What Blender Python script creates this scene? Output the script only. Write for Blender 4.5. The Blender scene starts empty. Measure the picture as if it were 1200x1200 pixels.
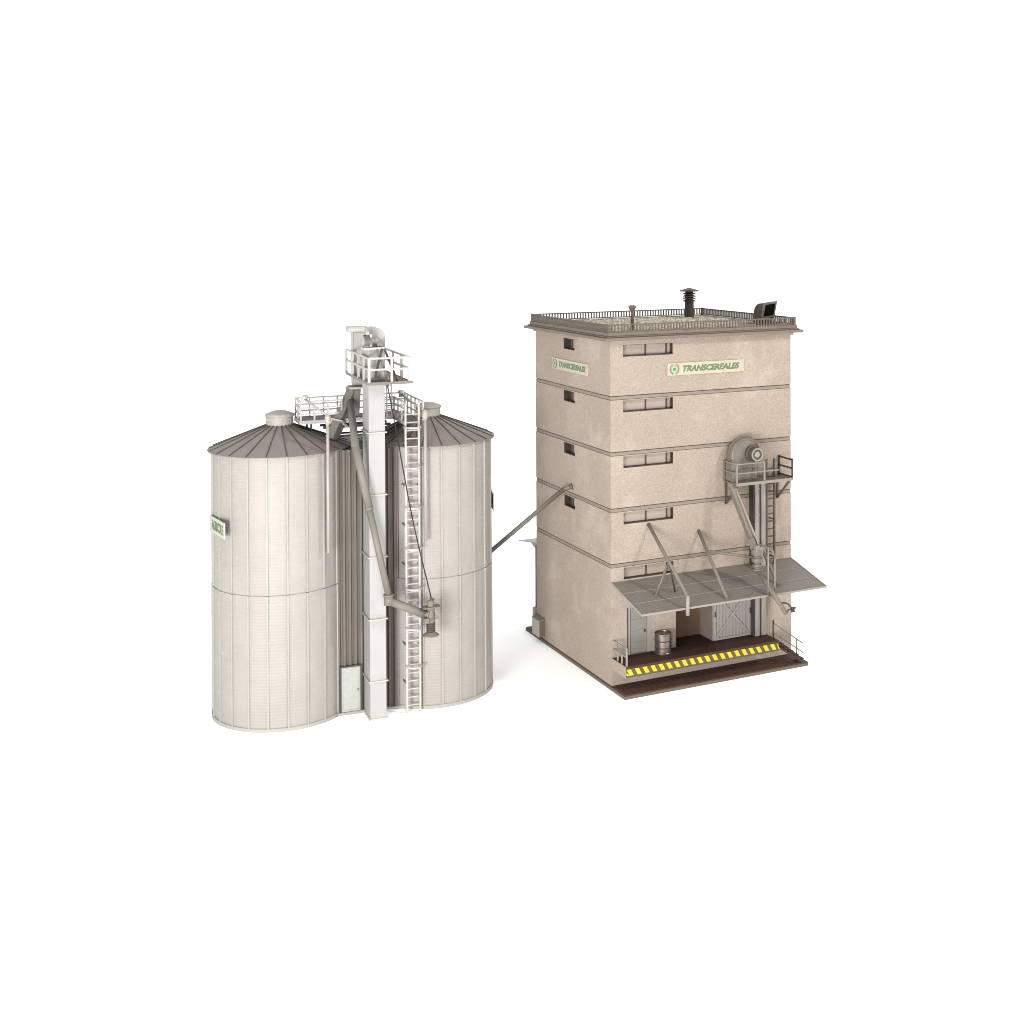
import bpy, bmesh, math, random
from mathutils import Vector, Matrix
random.seed(7)
R = math.radians
scene = bpy.context.scene
COL = scene.collection

# ------------------------------------------------------------------ camera
cam_data = bpy.data.cameras.new('camera')
cam = bpy.data.objects.new('camera', cam_data)
COL.objects.link(cam)
cr = Vector((0.89140523, -0.4531917, -0.00374262))
cu = Vector((0.00869534, 0.00884558, 0.99992307))
cf = Vector((0.45312373, 0.89136919, -0.01182565))
cam.matrix_world = Matrix(((cr.x, cu.x, -cf.x, -33.16342853),
                           (cr.y, cu.y, -cf.y, -66.30564117),
                           (cr.z, cu.z, -cf.z, 26.43784077),
                           (0, 0, 0, 1)))
cam_data.sensor_width = 36
cam_data.lens = 1513.2743 / 1200 * 36
cam_data.shift_x = (600 - 724.541) / 1200
cam_data.shift_y = (289.020 - 600) / 1200
cam_data.clip_start = 0.5
cam_data.clip_end = 6000
scene.camera = cam

# ------------------------------------------------------------------ world (white studio surround) and lamps
world = bpy.data.worlds.new('World')
scene.world = world
world.use_nodes = True
bg = world.node_tree.nodes['Background']
bg.inputs['Color'].default_value = (1.0, 0.995, 0.985, 1)
bg.inputs['Strength'].default_value = 1.55


def softbox(name, target, direction, dist, size, power, color):
    ld = bpy.data.lights.new(name, 'AREA')
    ld.shape = 'DISK'
    ld.size = size
    ld.energy = power
    ld.color = color
    o = bpy.data.objects.new(name, ld)
    COL.objects.link(o)
    d = Vector(direction).normalized()
    o.location = Vector(target) + d * dist
    o.rotation_euler = (-d).to_track_quat('-Z', 'Y').to_euler()
    return o


softbox('key_softbox', (-3, 2, 8), (0.60, -0.66, 0.62), 110, 11, 90000, (1.0, 0.955, 0.905))
softbox('fill_softbox', (0, 4, 3), (-0.73, -0.68, 0.07), 62, 18, 58000, (1.0, 1.0, 0.985))  # unseen fill, added to lift the store's left wall
softbox('low_fill_softbox', (-3, 4, 4), (-0.33, -0.94, -0.01), 42, 12, 7500, (1.0, 0.985, 0.96))  # unseen low fill, added to brighten the lower walls

vs = scene.view_settings
vs.view_transform = 'Standard'
try:
    vs.look = 'None'
except Exception:
    pass
vs.exposure = 0.0
vs.gamma = 1.0
vs.use_curve_mapping = False
scene.cycles.max_bounces = 8
scene.cycles.pixel_filter_type = 'BLACKMAN_HARRIS'
scene.cycles.filter_width = 1.0

# ------------------------------------------------------------------ materials
def s2l(c):
    c = c / 255
    return c / 12.92 if c <= 0.04045 else ((c + 0.055) / 1.055) ** 2.4


def mat(name, rgb, rough=0.55, var=0.0, vscale=3.0, fine=0.0, fscale=40.0, bump=0.0, bscale=30.0, metal=0.0,
        wave=None, spec=0.18, dirt=None):
    """rgb in linear albedo. var: broad blotches, fine: speckle, wave=(axis, period, depth) moulded ribs."""
    rgb = tuple(c * (1 if name == 'white_paper' else 0.485) for c in rgb)
    m = bpy.data.materials.new(name)
    m.use_nodes = True
    nt = m.node_tree
    N, L = nt.nodes, nt.links
    b = N['Principled BSDF']
    b.inputs['Roughness'].default_value = rough
    b.inputs['Metallic'].default_value = metal
    b.inputs['Specular IOR Level'].default_value = spec
    tc = N.new('ShaderNodeTexCoord')
    col = None

    def mul(prev, noise_out, amt):
        mr = N.new('ShaderNodeMapRange')
        mr.inputs['From Min'].default_value = 0.3
        mr.inputs['From Max'].default_value = 0.7
        mr.inputs['To Min'].default_value = 1 - amt
        mr.inputs['To Max'].default_value = 1 + amt * 0.8
        L.new(noise_out, mr.inputs['Value'])
        mx = N.new('ShaderNodeMix')
        mx.data_type = 'RGBA'
        mx.blend_type = 'MULTIPLY'
        mx.inputs['Factor'].default_value = 1
        if prev is None:
            mx.inputs['A'].default_value = (*rgb, 1)
        else:
            L.new(prev, mx.inputs['A'])
        L.new(mr.outputs['Result'], mx.inputs['B'])
        return mx.outputs['Result']

    if var:
        n = N.new('ShaderNodeTexNoise')
        n.inputs['Scale'].default_value = vscale
        n.inputs['Detail'].default_value = 5
        L.new(tc.outputs['Object'], n.inputs['Vector'])
        col = mul(col, n.outputs['Fac'], var)
    if fine:
        n = N.new('ShaderNodeTexNoise')
        n.inputs['Scale'].default_value = fscale
        n.inputs['Detail'].default_value = 2
        L.new(tc.outputs['Object'], n.inputs['Vector'])
        col = mul(col, n.outputs['Fac'], fine)
    if dirt:
        n = N.new('ShaderNodeTexNoise')
        n.inputs['Scale'].default_value = dirt[1]
        n.inputs['Detail'].default_value = 6
        n.inputs['Roughness'].default_value = 0.7
        L.new(tc.outputs['Object'], n.inputs['Vector'])
        cr_ = N.new('ShaderNodeValToRGB')
        cr_.color_ramp.elements[0].position = 0.52
        cr_.color_ramp.elements[1].position = 0.72
        cr_.color_ramp.elements[0].color = (0, 0, 0, 1)
        cr_.color_ramp.elements[1].color = (dirt[2],) * 3 + (1,)
        L.new(n.outputs['Fac'], cr_.inputs['Fac'])
        mx = N.new('ShaderNodeMix')
        mx.data_type = 'RGBA'
        L.new(cr_.outputs['Color'], mx.inputs['Factor'])
        if col is None:
            mx.inputs['A'].default_value = (*rgb, 1)
        else:
            L.new(col, mx.inputs['A'])
        mx.inputs['B'].default_value = (*dirt[0], 1)
        col = mx.outputs['Result']
    if col is None:
        b.inputs['Base Color'].default_value = (*rgb, 1)
    else:
        L.new(col, b.inputs['Base Color'])
    h = None
    if bump:
        n = N.new('ShaderNodeTexNoise')
        n.inputs['Scale'].default_value = bscale
        n.inputs['Detail'].default_value = 3
        L.new(tc.outputs['Object'], n.inputs['Vector'])
        bp = N.new('ShaderNodeBump')
        bp.inputs['Strength'].default_value = 1.0
        bp.inputs['Distance'].default_value = bump
        L.new(n.outputs['Fac'], bp.inputs['Height'])
        h = bp
    for w in (wave or []):
        wv = N.new('ShaderNodeTexWave')
        wv.wave_type = 'BANDS'
        wv.bands_direction = w[0]
        wv.inputs['Scale'].default_value = 2 * math.pi / (20 * w[1])
        wv.inputs['Distortion'].default_value = 0
        L.new(tc.outputs['Object'], wv.inputs['Vector'])
        bp = N.new('ShaderNodeBump')
        bp.inputs['Strength'].default_value = 1.0
        bp.inputs['Distance'].default_value = w[2]
        L.new(wv.outputs['Fac'], bp.inputs['Height'])
        if h:
            L.new(h.outputs['Normal'], bp.inputs['Normal'])
        h = bp
    if h:
        L.new(h.outputs['Normal'], b.inputs['Normal'])
    return m


def gravel_mat(name):
    m = bpy.data.materials.new(name)
    m.use_nodes = True
    N, L = m.node_tree.nodes, m.node_tree.links
    b = N['Principled BSDF']
    b.inputs['Roughness'].default_value = 0.9
    tc = N.new('ShaderNodeTexCoord')
    v = N.new('ShaderNodeTexVoronoi')
    v.inputs['Scale'].default_value = 4.0
    L.new(tc.outputs['Object'], v.inputs['Vector'])
    rp = N.new('ShaderNodeValToRGB')
    e = rp.color_ramp.elements
    e[0].position, e[0].color = 0.0, (0.075, 0.064, 0.045, 1)
    e[1].position, e[1].color = 1.0, (0.36, 0.325, 0.245, 1)
    mid = e.new(0.45)
    mid.color = (0.22, 0.195, 0.15, 1)
    sp = N.new('ShaderNodeSeparateColor')
    L.new(v.outputs['Color'], sp.inputs['Color'])
    L.new(sp.outputs['Red'], rp.inputs['Fac'])
    L.new(rp.outputs['Color'], b.inputs['Base Color'])
    bp = N.new('ShaderNodeBump')
    bp.inputs['Distance'].default_value = 0.12
    bp.invert = True
    L.new(v.outputs['Distance'], bp.inputs['Height'])
    L.new(bp.outputs['Normal'], b.inputs['Normal'])
    return m


M = dict(
    ground=mat('white_paper', (0.92, 0.92, 0.915), 0.9),
    silo=mat('cream_silo_plastic', (0.372, 0.348, 0.318), 0.5, var=0.05, vscale=0.5, wave=[('Z', 0.17, 0.007)]),
    silo_plain=mat('cream_plain_plastic', (0.40, 0.373, 0.34), 0.5, var=0.03, vscale=1.0),
    cone=mat('grey_roof_plastic', (0.275, 0.248, 0.218), 0.6, var=0.08, vscale=1.2, fine=0.06, fscale=25),
    seam=mat('dark_roof_seam', (0.09, 0.074, 0.06), 0.6),
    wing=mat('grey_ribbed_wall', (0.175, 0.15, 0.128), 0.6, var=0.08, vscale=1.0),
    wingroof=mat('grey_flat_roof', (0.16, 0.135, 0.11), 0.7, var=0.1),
    tower=mat('pale_tower_plastic', (0.425, 0.41, 0.401), 0.45, var=0.025, vscale=0.8),
    white=mat('white_rail_plastic', (0.51, 0.485, 0.452), 0.45),
    deck=mat('grey_deck_grating', (0.18, 0.155, 0.13), 0.6, wave=[('X', 0.16, 0.03)]),
    chute=mat('grey_chute_plastic', (0.205, 0.185, 0.16), 0.5, var=0.06, vscale=1.5),
    spout=mat('taupe_spout_plastic', (0.30, 0.26, 0.225), 0.5, var=0.06, vscale=1.5),
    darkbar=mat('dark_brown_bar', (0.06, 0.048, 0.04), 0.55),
    cable=mat('black_thread', (0.022, 0.019, 0.017), 0.8),
    paledoor=mat('pale_green_door', (0.47, 0.475, 0.435), 0.5, var=0.08, vscale=4),
    wall=mat('sprayed_beige_wall', (0.415, 0.341, 0.279), 0.75, var=0.06, vscale=0.30, fine=0.16, fscale=15, bump=0.012, bscale=18, dirt=((0.375, 0.335, 0.285), 0.28, 0.30)),
    band=mat('taupe_band', (0.285, 0.236, 0.195), 0.7, var=0.07, vscale=2, fine=0.06, fscale=14),
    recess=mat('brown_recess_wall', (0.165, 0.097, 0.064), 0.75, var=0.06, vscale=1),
    cornice=mat('taupe_cornice', (0.215, 0.172, 0.144), 0.6, var=0.1, vscale=1.5, fine=0.06, fscale=14),
    parapet=mat('grey_brown_parapet', (0.215, 0.175, 0.14), 0.7, var=0.12, vscale=2.5),
    rail=mat('brown_grey_rail', (0.15, 0.122, 0.10), 0.55),
    gravel=gravel_mat('beige_roof_gravel'),
    frame=mat('dark_window_frame', (0.06, 0.043, 0.036), 0.5),
    pane=mat('pale_window_pane', (0.39, 0.317, 0.27), 0.3, var=0.08, vscale=1.2, spec=0.3),
    darkpane=mat('dark_window_pane', (0.05, 0.04, 0.035), 0.2),
    greydoor=mat('grey_door_plastic', (0.30, 0.272, 0.246), 0.5, var=0.05, vscale=2),
    greydoorl=mat('grey_door_frame', (0.375, 0.338, 0.305), 0.5),
    dock=mat('dark_brown_dock', (0.066, 0.031, 0.022), 0.65, var=0.12, vscale=1.5),
    fascia=mat('brown_dock_edge', (0.12, 0.083, 0.055), 0.65, var=0.1, vscale=2),
    yellow=mat('hazard_yellow', (0.70, 0.55, 0.045), 0.55, var=0.05, vscale=3),
    stripe=mat('hazard_dark', (0.13, 0.10, 0.035), 0.6),
    slab=mat('dark_brown_paving', (0.10, 0.048, 0.034), 0.65, var=0.15, vscale=2, wave=[('X', 0.42, 0.02), ('Y', 0.42, 0.02)]),
    slabedge=mat('brown_grey_edge', (0.16, 0.13, 0.105), 0.65),
    canopy=mat('grey_canopy_sheet', (0.222, 0.203, 0.176), 0.5, var=0.05, vscale=1.2, wave=[('X', 0.20, 0.008), ('Y', 0.20, 0.008)]),
    canopyrim=mat('grey_canopy_rim', (0.34, 0.31, 0.275), 0.5),
    fan=mat('warm_grey_fan', (0.20, 0.174, 0.149), 0.4, var=0.06, vscale=2),
    tube=mat('light_grey_tube', (0.35, 0.315, 0.29), 0.45, var=0.04),
    ladder=mat('dark_brown_ladder', (0.10, 0.08, 0.065), 0.55),
    strut=mat('taupe_strut', (0.205, 0.175, 0.147), 0.5),
    steel=mat('brushed_drum_steel', (0.33, 0.275, 0.24), 0.30, metal=0.9, var=0.1, vscale=5),
    vent=mat('dark_brown_vent', (0.065, 0.048, 0.04), 0.5),
    black=mat('black_opening', (0.008, 0.007, 0.006), 0.9, spec=0.0),
    signface=mat('cream_sign', (0.55, 0.485, 0.365), 0.5, var=0.05, vscale=2),
    signface2=mat('white_sign', (0.50, 0.51, 0.425), 0.5, var=0.05, vscale=2),
    green=mat('sign_green', (0.135, 0.235, 0.125), 0.5),
    lightgreen=mat('sign_light_green', (0.36, 0.50, 0.30), 0.5),
    dgreen=mat('sign_dark_green', (0.07, 0.13, 0.075), 0.5),
    box=mat('pale_meter_box', (0.52, 0.48, 0.43), 0.5),
    boxdark=mat('grey_meter_box_side', (0.20, 0.175, 0.15), 0.5),
)

# ------------------------------------------------------------------ frames, things and mesh helpers
SEX = Vector((8.383, -0.56, 0)).normalized()          # the silo block's own axes on the ground
SEY = Vector((-SEX.y, SEX.x, 0))
SM = Vector((-13.305, 5.83, 0))
SROT = math.atan2(SEX.y, SEX.x)
BASE = {}                                            # object name -> base offset (in its frame)


def s2w(p):
    return SM + SEX * p[0] + SEY * p[1] + Vector((0, 0, p[2]))


def thing(name, label, cat, base=(0, 0, 0), silo=False, group=None):
    o = bpy.data.objects.new(name, None)
    COL.objects.link(o)
    o.empty_display_size = 0.3
    o['label'] = label
    o['category'] = cat
    if group:
        o['group'] = group
    if silo:
        o.location = s2w(base)
        o.rotation_euler = (0, 0, SROT)
    else:
        o.location = base
    BASE[o.name] = Vector(base)
    return o


class MB:
    def __init__(s):
        s.b = bmesh.new()

    def box(s, x0, x1, y0, y1, z0, z1):
        v = [s.b.verts.new((x, y, z)) for z in (z0, z1) for y in (y0, y1) for x in (x0, x1)]
        for f in ((0, 2, 3, 1), (4, 5, 7, 6), (0, 1, 5, 4), (1, 3, 7, 5), (3, 2, 6, 7), (2, 0, 4, 6)):
            s.b.faces.new([v[i] for i in f])
        return s

    def quad(s, *p):
        s.b.faces.new([s.b.verts.new(q) for q in p])
        return s

    def prism(s, pts, off):
        """closed polygon pts extruded by vector off"""
        off = Vector(off)
        a = [s.b.verts.new(p) for p in pts]
        c = [s.b.verts.new(Vector(p) + off) for p in pts]
        n = len(pts)
        s.b.faces.new(a)
        s.b.faces.new(c[::-1])
        for i in range(n):
            s.b.faces.new((a[i], c[i], c[(i + 1) % n], a[(i + 1) % n]))
        return s

    def tube(s, p, q, r, r2=None, n=12, cap=True):
        p, q = Vector(p), Vector(q)
        r2 = r if r2 is None else r2
        d = (q - p).normalized()
        a = d.orthogonal().normalized()
        c = d.cross(a)
        A, B = [], []
        for i in range(n):
            t = 2 * math.pi * (i + 0.5) / n
            e = a * math.cos(t) + c * math.sin(t)
            A.append(s.b.verts.new(p + e * r))
            B.append(s.b.verts.new(q + e * r2))
        for i in range(n):
            f = s.b.faces.new((A[i], A[(i + 1) % n], B[(i + 1) % n], B[i]))
            f.smooth = n > 6
        if cap:
            s.b.faces.new(A[::-1])
            s.b.faces.new(B)
        return s

    def bar(s, p, q, w, h=None, up=(0, 0, 1)):
        """rectangular bar from p to q, w wide (sideways), h high (towards up)"""
        p, q = Vector(p), Vector(q)
        h = w if h is None else h
        d = (q - p).normalized()
        up = Vector(up)
        if abs(d.dot(up)) > 0.98:
            up = Vector((0, 1, 0))
        a = d.cross(up).normalized()
        u = a.cross(d)
        vs_ = []
        for e in (p, q):
            for i, j in ((-1, -1), (1, -1), (1, 1), (-1, 1)):
                vs_.append(s.b.verts.new(e + a * (i * w / 2) + u * (j * h / 2)))
        for f in ((3, 2, 1, 0), (4, 5, 6, 7), (0, 1, 5, 4), (1, 2, 6, 5), (2, 3, 7, 6), (3, 0, 4, 7)):
            s.b.faces.new([vs_[i] for i in f])
        return s

    def poly(s, pts, r, n=10):
        """smooth pipe through the points"""
        pts = [Vector(p) for p in pts]
        rings = []
        a = None
        for i, p in enumerate(pts):
            d = (pts[min(i + 1, len(pts) - 1)] - pts[max(i - 1, 0)]).normalized()
            a = d.orthogonal().normalized() if a is None else (a - d * a.dot(d)).normalized()
            c = d.cross(a)
            rings.append([s.b.verts.new(p + (a * math.cos(2 * math.pi * k / n) + c * math.sin(2 * math.pi * k / n)) * r) for k in range(n)])
        for A, B in zip(rings, rings[1:]):
            for k in range(n):
                f = s.b.faces.new((A[k], A[(k + 1) % n], B[(k + 1) % n], B[k]))
                f.smooth = True
        s.b.faces.new(rings[0][::-1])
        s.b.faces.new(rings[-1])
        return s

    def lathe(s, c, prof, n=48, axis='z', sharp=True):
        """profile of (radius, height) round an axis through c; separate smooth bands between points"""
        c = Vector(c)
        ax = {'z': (Vector((1, 0, 0)), Vector((0, 1, 0)), Vector((0, 0, 1))),
              'y': (Vector((0, 0, 1)), Vector((1, 0, 0)), Vector((0, 1, 0))),
              'x': (Vector((0, 1, 0)), Vector((0, 0, 1)), Vector((1, 0, 0)))}[axis]

        def ring(r, h):
            if r < 1e-6:
                return [s.b.verts.new(c + ax[2] * h)]
            return [s.b.verts.new(c + ax[0] * (r * math.cos(2 * math.pi * k / n)) + ax[1] * (r * math.sin(2 * math.pi * k / n)) + ax[2] * h) for k in range(n)]
        prev = None
        for i in range(len(prof) - 1):
            A = ring(*prof[i]) if (sharp or prev is None) else prev
            B = ring(*prof[i + 1])
            for k in range(n):
                k2 = (k + 1) % n
                if len(A) == 1 and len(B) == 1:
                    continue
                if len(A) == 1:
                    f = s.b.faces.new((A[0], B[k], B[k2])[::-1])
                elif len(B) == 1:
                    f = s.b.faces.new((A[k], A[k2], B[0]))
                else:
                    f = s.b.faces.new((A[k], A[k2], B[k2], B[k]))
                f.smooth = True
            prev = B
        return s

    def build(s, name, m, parent=None, bevel=0.0, label=None, fix=True, kind=None):
        if fix:
            bmesh.ops.recalc_face_normals(s.b, faces=s.b.faces)
        me = bpy.data.meshes.new(name)
        base = BASE.get(parent.name, Vector((0, 0, 0))) if parent else Vector((0, 0, 0))
        if base.length:
            bmesh.ops.translate(s.b, verts=s.b.verts, vec=-base)
        s.b.to_mesh(me)
        s.b.free()
        me.materials.append(M[m])
        o = bpy.data.objects.new(name, me)
        COL.objects.link(o)
        if parent:
            o.parent = parent
            BASE[o.name] = base
        if bevel:
            bv = o.modifiers.new('bevel', 'BEVEL')
            bv.width = bevel
            bv.segments = 2
            bv.limit_method = 'ANGLE'
            bv.angle_limit = R(40)
        if label:
            o['label'] = label
        if kind:
            o['kind'] = kind
        return o


def text_mesh(body, size, shear=0.0, offset=0.0, extrude=0.01, fit=None):
    """returns list of (verts, faces) of a text lying in XY, x from 0..width"""
    cu_ = bpy.data.curves.new('lettering', 'FONT')
    cu_.body = body
    cu_.size = size
    cu_.shear = shear
    cu_.offset = offset
    cu_.extrude = extrude
    cu_.resolution_u = 3
    o = bpy.data.objects.new('lettering_source', cu_)
    COL.objects.link(o)
    dg = bpy.context.evaluated_depsgraph_get()
    dg.update()
    me = o.evaluated_get(dg).to_mesh()
    vs_ = [v.co.copy() for v in me.vertices]
    fs = [tuple(p.vertices) for p in me.polygons]
    o.evaluated_get(dg).to_mesh_clear()
    bpy.data.objects.remove(o)
    bpy.data.curves.remove(cu_)
    x0 = min(v.x for v in vs_)
    x1 = max(v.x for v in vs_)
    y0 = min(v.y for v in vs_)
    y1 = max(v.y for v in vs_)
    if fit:
        sx, sy = fit[0] / (x1 - x0), fit[1] / (y1 - y0)
        vs_ = [Vector(((v.x - x0) * sx, (v.y - y0) * sy, v.z)) for v in vs_]
    return vs_, fs


def place_text(body, origin, xdir, ydir, ndir, m, parent, **kw):
    vs_, fs = text_mesh(body, 1.0, **kw)
    mb = MB()
    o, X, Y, Nn = Vector(origin), Vector(xdir), Vector(ydir), Vector(ndir)
    bv = [mb.b.verts.new(o + X * v.x + Y * v.y + Nn * v.z) for v in vs_]
    for f in fs:
        try:
            mb.b.faces.new([bv[i] for i in f])
        except ValueError:
            pass
    return mb.build('lettering', m, parent, fix=False)


def holed(mb, origin, U, V, us, vs_, holes, depth, N):
    """flat wall in the U,V plane over us x vs_ with rectangular holes whose reveals go in by depth along -N"""
    origin, U, V, N = Vector(origin), Vector(U), Vector(V), Vector(N)
    xs = sorted(set([us[0], us[1]] + [h[0] for h in holes] + [h[1] for h in holes]))
    zs = sorted(set([vs_[0], vs_[1]] + [h[2] for h in holes] + [h[3] for h in holes]))
    P = lambda a, c, d=0: origin + U * a + V * c - N * d
    for i in range(len(xs) - 1):
        for j in range(len(zs) - 1):
            a, c = (xs[i] + xs[i + 1]) / 2, (zs[j] + zs[j + 1]) / 2
            if any(h[0] < a < h[1] and h[2] < c < h[3] for h in holes):
                continue
            mb.quad(P(xs[i], zs[j]), P(xs[i + 1], zs[j]), P(xs[i + 1], zs[j + 1]), P(xs[i], zs[j + 1]))
    for h in holes:
        d = h[4] if len(h) > 4 else depth
        a0, a1, c0, c1 = h[:4]
        mb.quad(P(a0, c0), P(a0, c0, d), P(a0, c1, d), P(a0, c1))
        mb.quad(P(a1, c0), P(a1, c1), P(a1, c1, d), P(a1, c0, d))
        mb.quad(P(a0, c1), P(a0, c1, d), P(a1, c1, d), P(a1, c1))
        mb.quad(P(a0, c0), P(a1, c0), P(a1, c0, d), P(a0, c0, d))


# ------------------------------------------------------------------ the surface
g = MB().quad((-1500, -1500, 0), (1500, -1500, 0), (1500, 1500, 0), (-1500, 1500, 0)).build('ground', 'ground')
g['kind'] = 'structure'
g['label'] = 'plain white surface under both models'

# ==================================================================== THE GRAIN STORE
W, D, H, TS = 12.475, 10.84, 20.0, 0.235
ZB = [16.954, 13.723, 10.463, 7.264]
BH = 0.25

slab = thing('base_plate', 'dark brown paved base plate under the beige grain store', 'base plate', (W / 2, D / 2, 0))
MB().box(-0.06, W + 0.02, -1.80, 12.6, 0, 0.17).build('plate_edge', 'slabedge', slab, bevel=0.02)
MB().box(-0.02, W, -1.77, 12.57, 0.17, TS).build('paving', 'slab', slab)

store = thing('grain_store', 'tall beige five storey grain store with flat gravel roof and dock', 'building', (W / 2, D / 2, TS))
wins = [(0.82, 4.12, z - 0.97, z - 0.30) for z in [20.17] + ZB]
lwins = [(4.85, 6.45, z - 0.97, z - 0.30) for z in [20.17] + ZB[:3]]
mb = MB()
levels = [(ZB[0], H)] + [(ZB[i + 1], ZB[i] - BH) for i in range(3)] + [(TS, ZB[3] - BH)]
for i, (z0, z1) in enumerate(levels):
    hf = [w for w in wins if z0 < w[2] < z1]
    hl = [w for w in lwins if z0 < w[2] < z1]
    if i == 4:
        hf += [(1.05, 2.66, 1.85, 4.75, 0.14), (4.27, 6.79, 1.85, 5.3, 1.5)]
    holed(mb, (0, 0, 0), (1, 0, 0), (0, 0, 1), (0, W), (z0, z1), hf, 0.30, (0, -1, 0))
    holed(mb, (0, 0, 0), (0, 1, 0), (0, 0, 1), (0, D), (z0, z1), hl, 0.30, (-1, 0, 0))
    mb.quad((W, 0, z0), (W, D, z0), (W, D, z1), (W, 0, z1))
    mb.quad((0, D, z0), (0, D, z1), (W, D, z1), (W, D, z0))
    if i < 4:                                   # underside that overhangs the recessed band
        mb.quad((0, 0, z0), (W, 0, z0), (W, D, z0), (0, D, z0))
    if i:
        mb.quad((0, 0, z1), (W, 0, z1), (W, D, z1), (0, D, z1))
mb.build('wall', 'wall', store, fix=False)
mb = MB()
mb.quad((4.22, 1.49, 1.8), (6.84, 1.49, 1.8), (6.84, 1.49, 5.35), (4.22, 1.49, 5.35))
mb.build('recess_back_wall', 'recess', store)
MB().box(6.772, 6.792, 0.004, 1.488, 1.853, 5.29).build('recess_side_wall', 'cornice', store)
for z in ZB:
    i_ = 0.05
    mb = MB().box(i_, W - i_, i_, D - i_, z - BH - 0.02, z + 0.02)
    bd = mb.build('floor_band', 'ladder', store)
    # the strip itself stands a little lower than the slot, leaving the dark joint above it
    MB().box(i_ - 0.03, W - i_ + 0.03, i_ - 0.03, D - i_ + 0.03, z - BH + 0.025, z - 0.055).build('band_strip', 'band', bd)

for (x0, x1, z0, z1) in wins:
    w = MB()
    y = 0.26
    w.box(x0, x1, y - 0.04, y + 0.03, z0, z0 + 0.05).box(x0, x1, y - 0.04, y + 0.03, z1 - 0.04, z1)
    w.box(x0, x0 + 0.05, y - 0.04, y + 0.03, z0 + 0.05, z1 - 0.04).box(x1 - 0.05, x1, y - 0.04, y + 0.03, z0 + 0.05, z1 - 0.04)
    w.box(x1 - 0.36, x1 - 0.28, y - 0.04, y + 0.03, z0 + 0.05, z1 - 0.04)
    w.box(x0 + 1.55, x0 + 1.62, y - 0.04, y + 0.03, z0 + 0.05, z1 - 0.04)
    wf = w.build('window', 'frame', store)
    MB().box(x0, x1, 0.0, 0.22, z0 - 0.01, z0 + 0.035).build('sill', 'frame', wf)
    MB().box(x0 + 0.05, x1 - 0.05, y, y + 0.02, z0 + 0.05, z1 - 0.04).build('pane', 'pane', wf)
    MB().box(x1 - 0.012, x1 + 0.0, 0.02, 0.22, z0 + 0.04, z1).build('reveal', 'frame', wf)
for (y0, y1, z0, z1) in lwins:
    x = 0.26
    w = MB()
    w.box(x - 0.04, x + 0.03, y0, y1, z0, z0 + 0.07).box(x - 0.04, x + 0.03, y0, y1, z1 - 0.06, z1)
    w.box(x - 0.04, x + 0.03, y0, y0 + 0.1, z0 + 0.07, z1 - 0.06).box(x - 0.04, x + 0.03, y1 - 0.1, y1, z0 + 0.07, z1 - 0.06)
    w.box(x - 0.04, x + 0.03, 5.6, 5.7, z0 + 0.07, z1 - 0.06)
    wf = w.build('window', 'frame', store)
    MB().box(x, x + 0.02, y0 + 0.1, 5.6, z0 + 0.07, z1 - 0.06).build('pane', 'pane', wf)
    MB().box(x, x + 0.02, 5.7, y1 - 0.1, z0 + 0.07, z1 - 0.06).build('pane', 'darkpane', wf)
    MB().box(0.01, 0.25, y1 - 0.012, y1, z0 + 0.04, z1).build('reveal', 'frame', wf)
    MB().box(0.01, 0.25, y0 + 0.01, y1 - 0.012, z1 - 0.012, z1).build('head_reveal', 'frame', wf)
    MB().box(0.0, 0.22, y0, y1, z0 - 0.01, z0 + 0.03).build('sill', 'frame', wf)

# cornice, parapet, gravel
def ring_box(mb, o, z0, z1):
    mb.box(-o, W + o, -o, D + o, z0, z1)
MBc = MB(); ring_box(MBc, 0.13, 20.0, 20.17); cor = MBc.build('cornice', 'wall', store)
MBc = MB(); ring_box(MBc, 0.58, 20.17, 20.34); MBc.build('cornice_ledge', 'cornice', cor, bevel=0.03)
MBc = MB(); ring_box(MBc, 0.40, 20.34, 20.42); MBc.build('cornice_step', 'cornice', cor, bevel=0.02)
mb = MB()
for a in ((-0.30, W + 0.30, -0.30, -0.02), (-0.30, W + 0.30, D + 0.02, D + 0.30), (-0.30, -0.02, -0.02, D + 0.02), (W + 0.02, W + 0.30, -0.02, D + 0.02)):
    mb.box(a[0], a[1], a[2], a[3], 20.42, 20.62)
mb.build('parapet', 'parapet', store, bevel=0.02)
# gravel: a gently bumpy sheet with loose stones in it
mb = MB()
nx, ny = 100, 88
gv = [[mb.b.verts.new((-0.02 + (W + 0.04) * i / nx, -0.02 + (D + 0.04) * j / ny, 20.585 + random.uniform(-0.035, 0.05))) for j in range(ny + 1)] for i in range(nx + 1)]
for i in range(nx):
    for j in range(ny):
        mb.b.faces.new((gv[i][j], gv[i + 1][j], gv[i + 1][j + 1], gv[i][j + 1]))
mb.build('gravel_roof', 'gravel', store)

# side door
mb = MB().box(1.05, 1.22, 0.0, 0.13, 1.86, 4.75).box(2.36, 2.66, 0.0, 0.13, 1.86, 4.75).box(1.22, 2.36, 0.0, 0.13, 4.55, 4.75)
sd = mb.build('door_frame', 'greydoorl', store)
mb = MB().box(1.22, 2.36, 0.07, 0.12, 1.86, 4.55)
for k in range(4):
    zz = 1.92 + k * 0.66
    mb.box(1.28, 2.30, 0.045, 0.07, zz, zz + 0.60)
d_ = mb.build('door', 'greydoor', store, bevel=0.008)
MB().box(2.16, 2.24, -0.0, 0.045, 3.05, 3.2).build('handle', 'frame', d_)
MB().box(1.02, 1.05, -0.05, 0.0, 1.86, 4.6).build('door_jamb', 'frame', sd)
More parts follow.
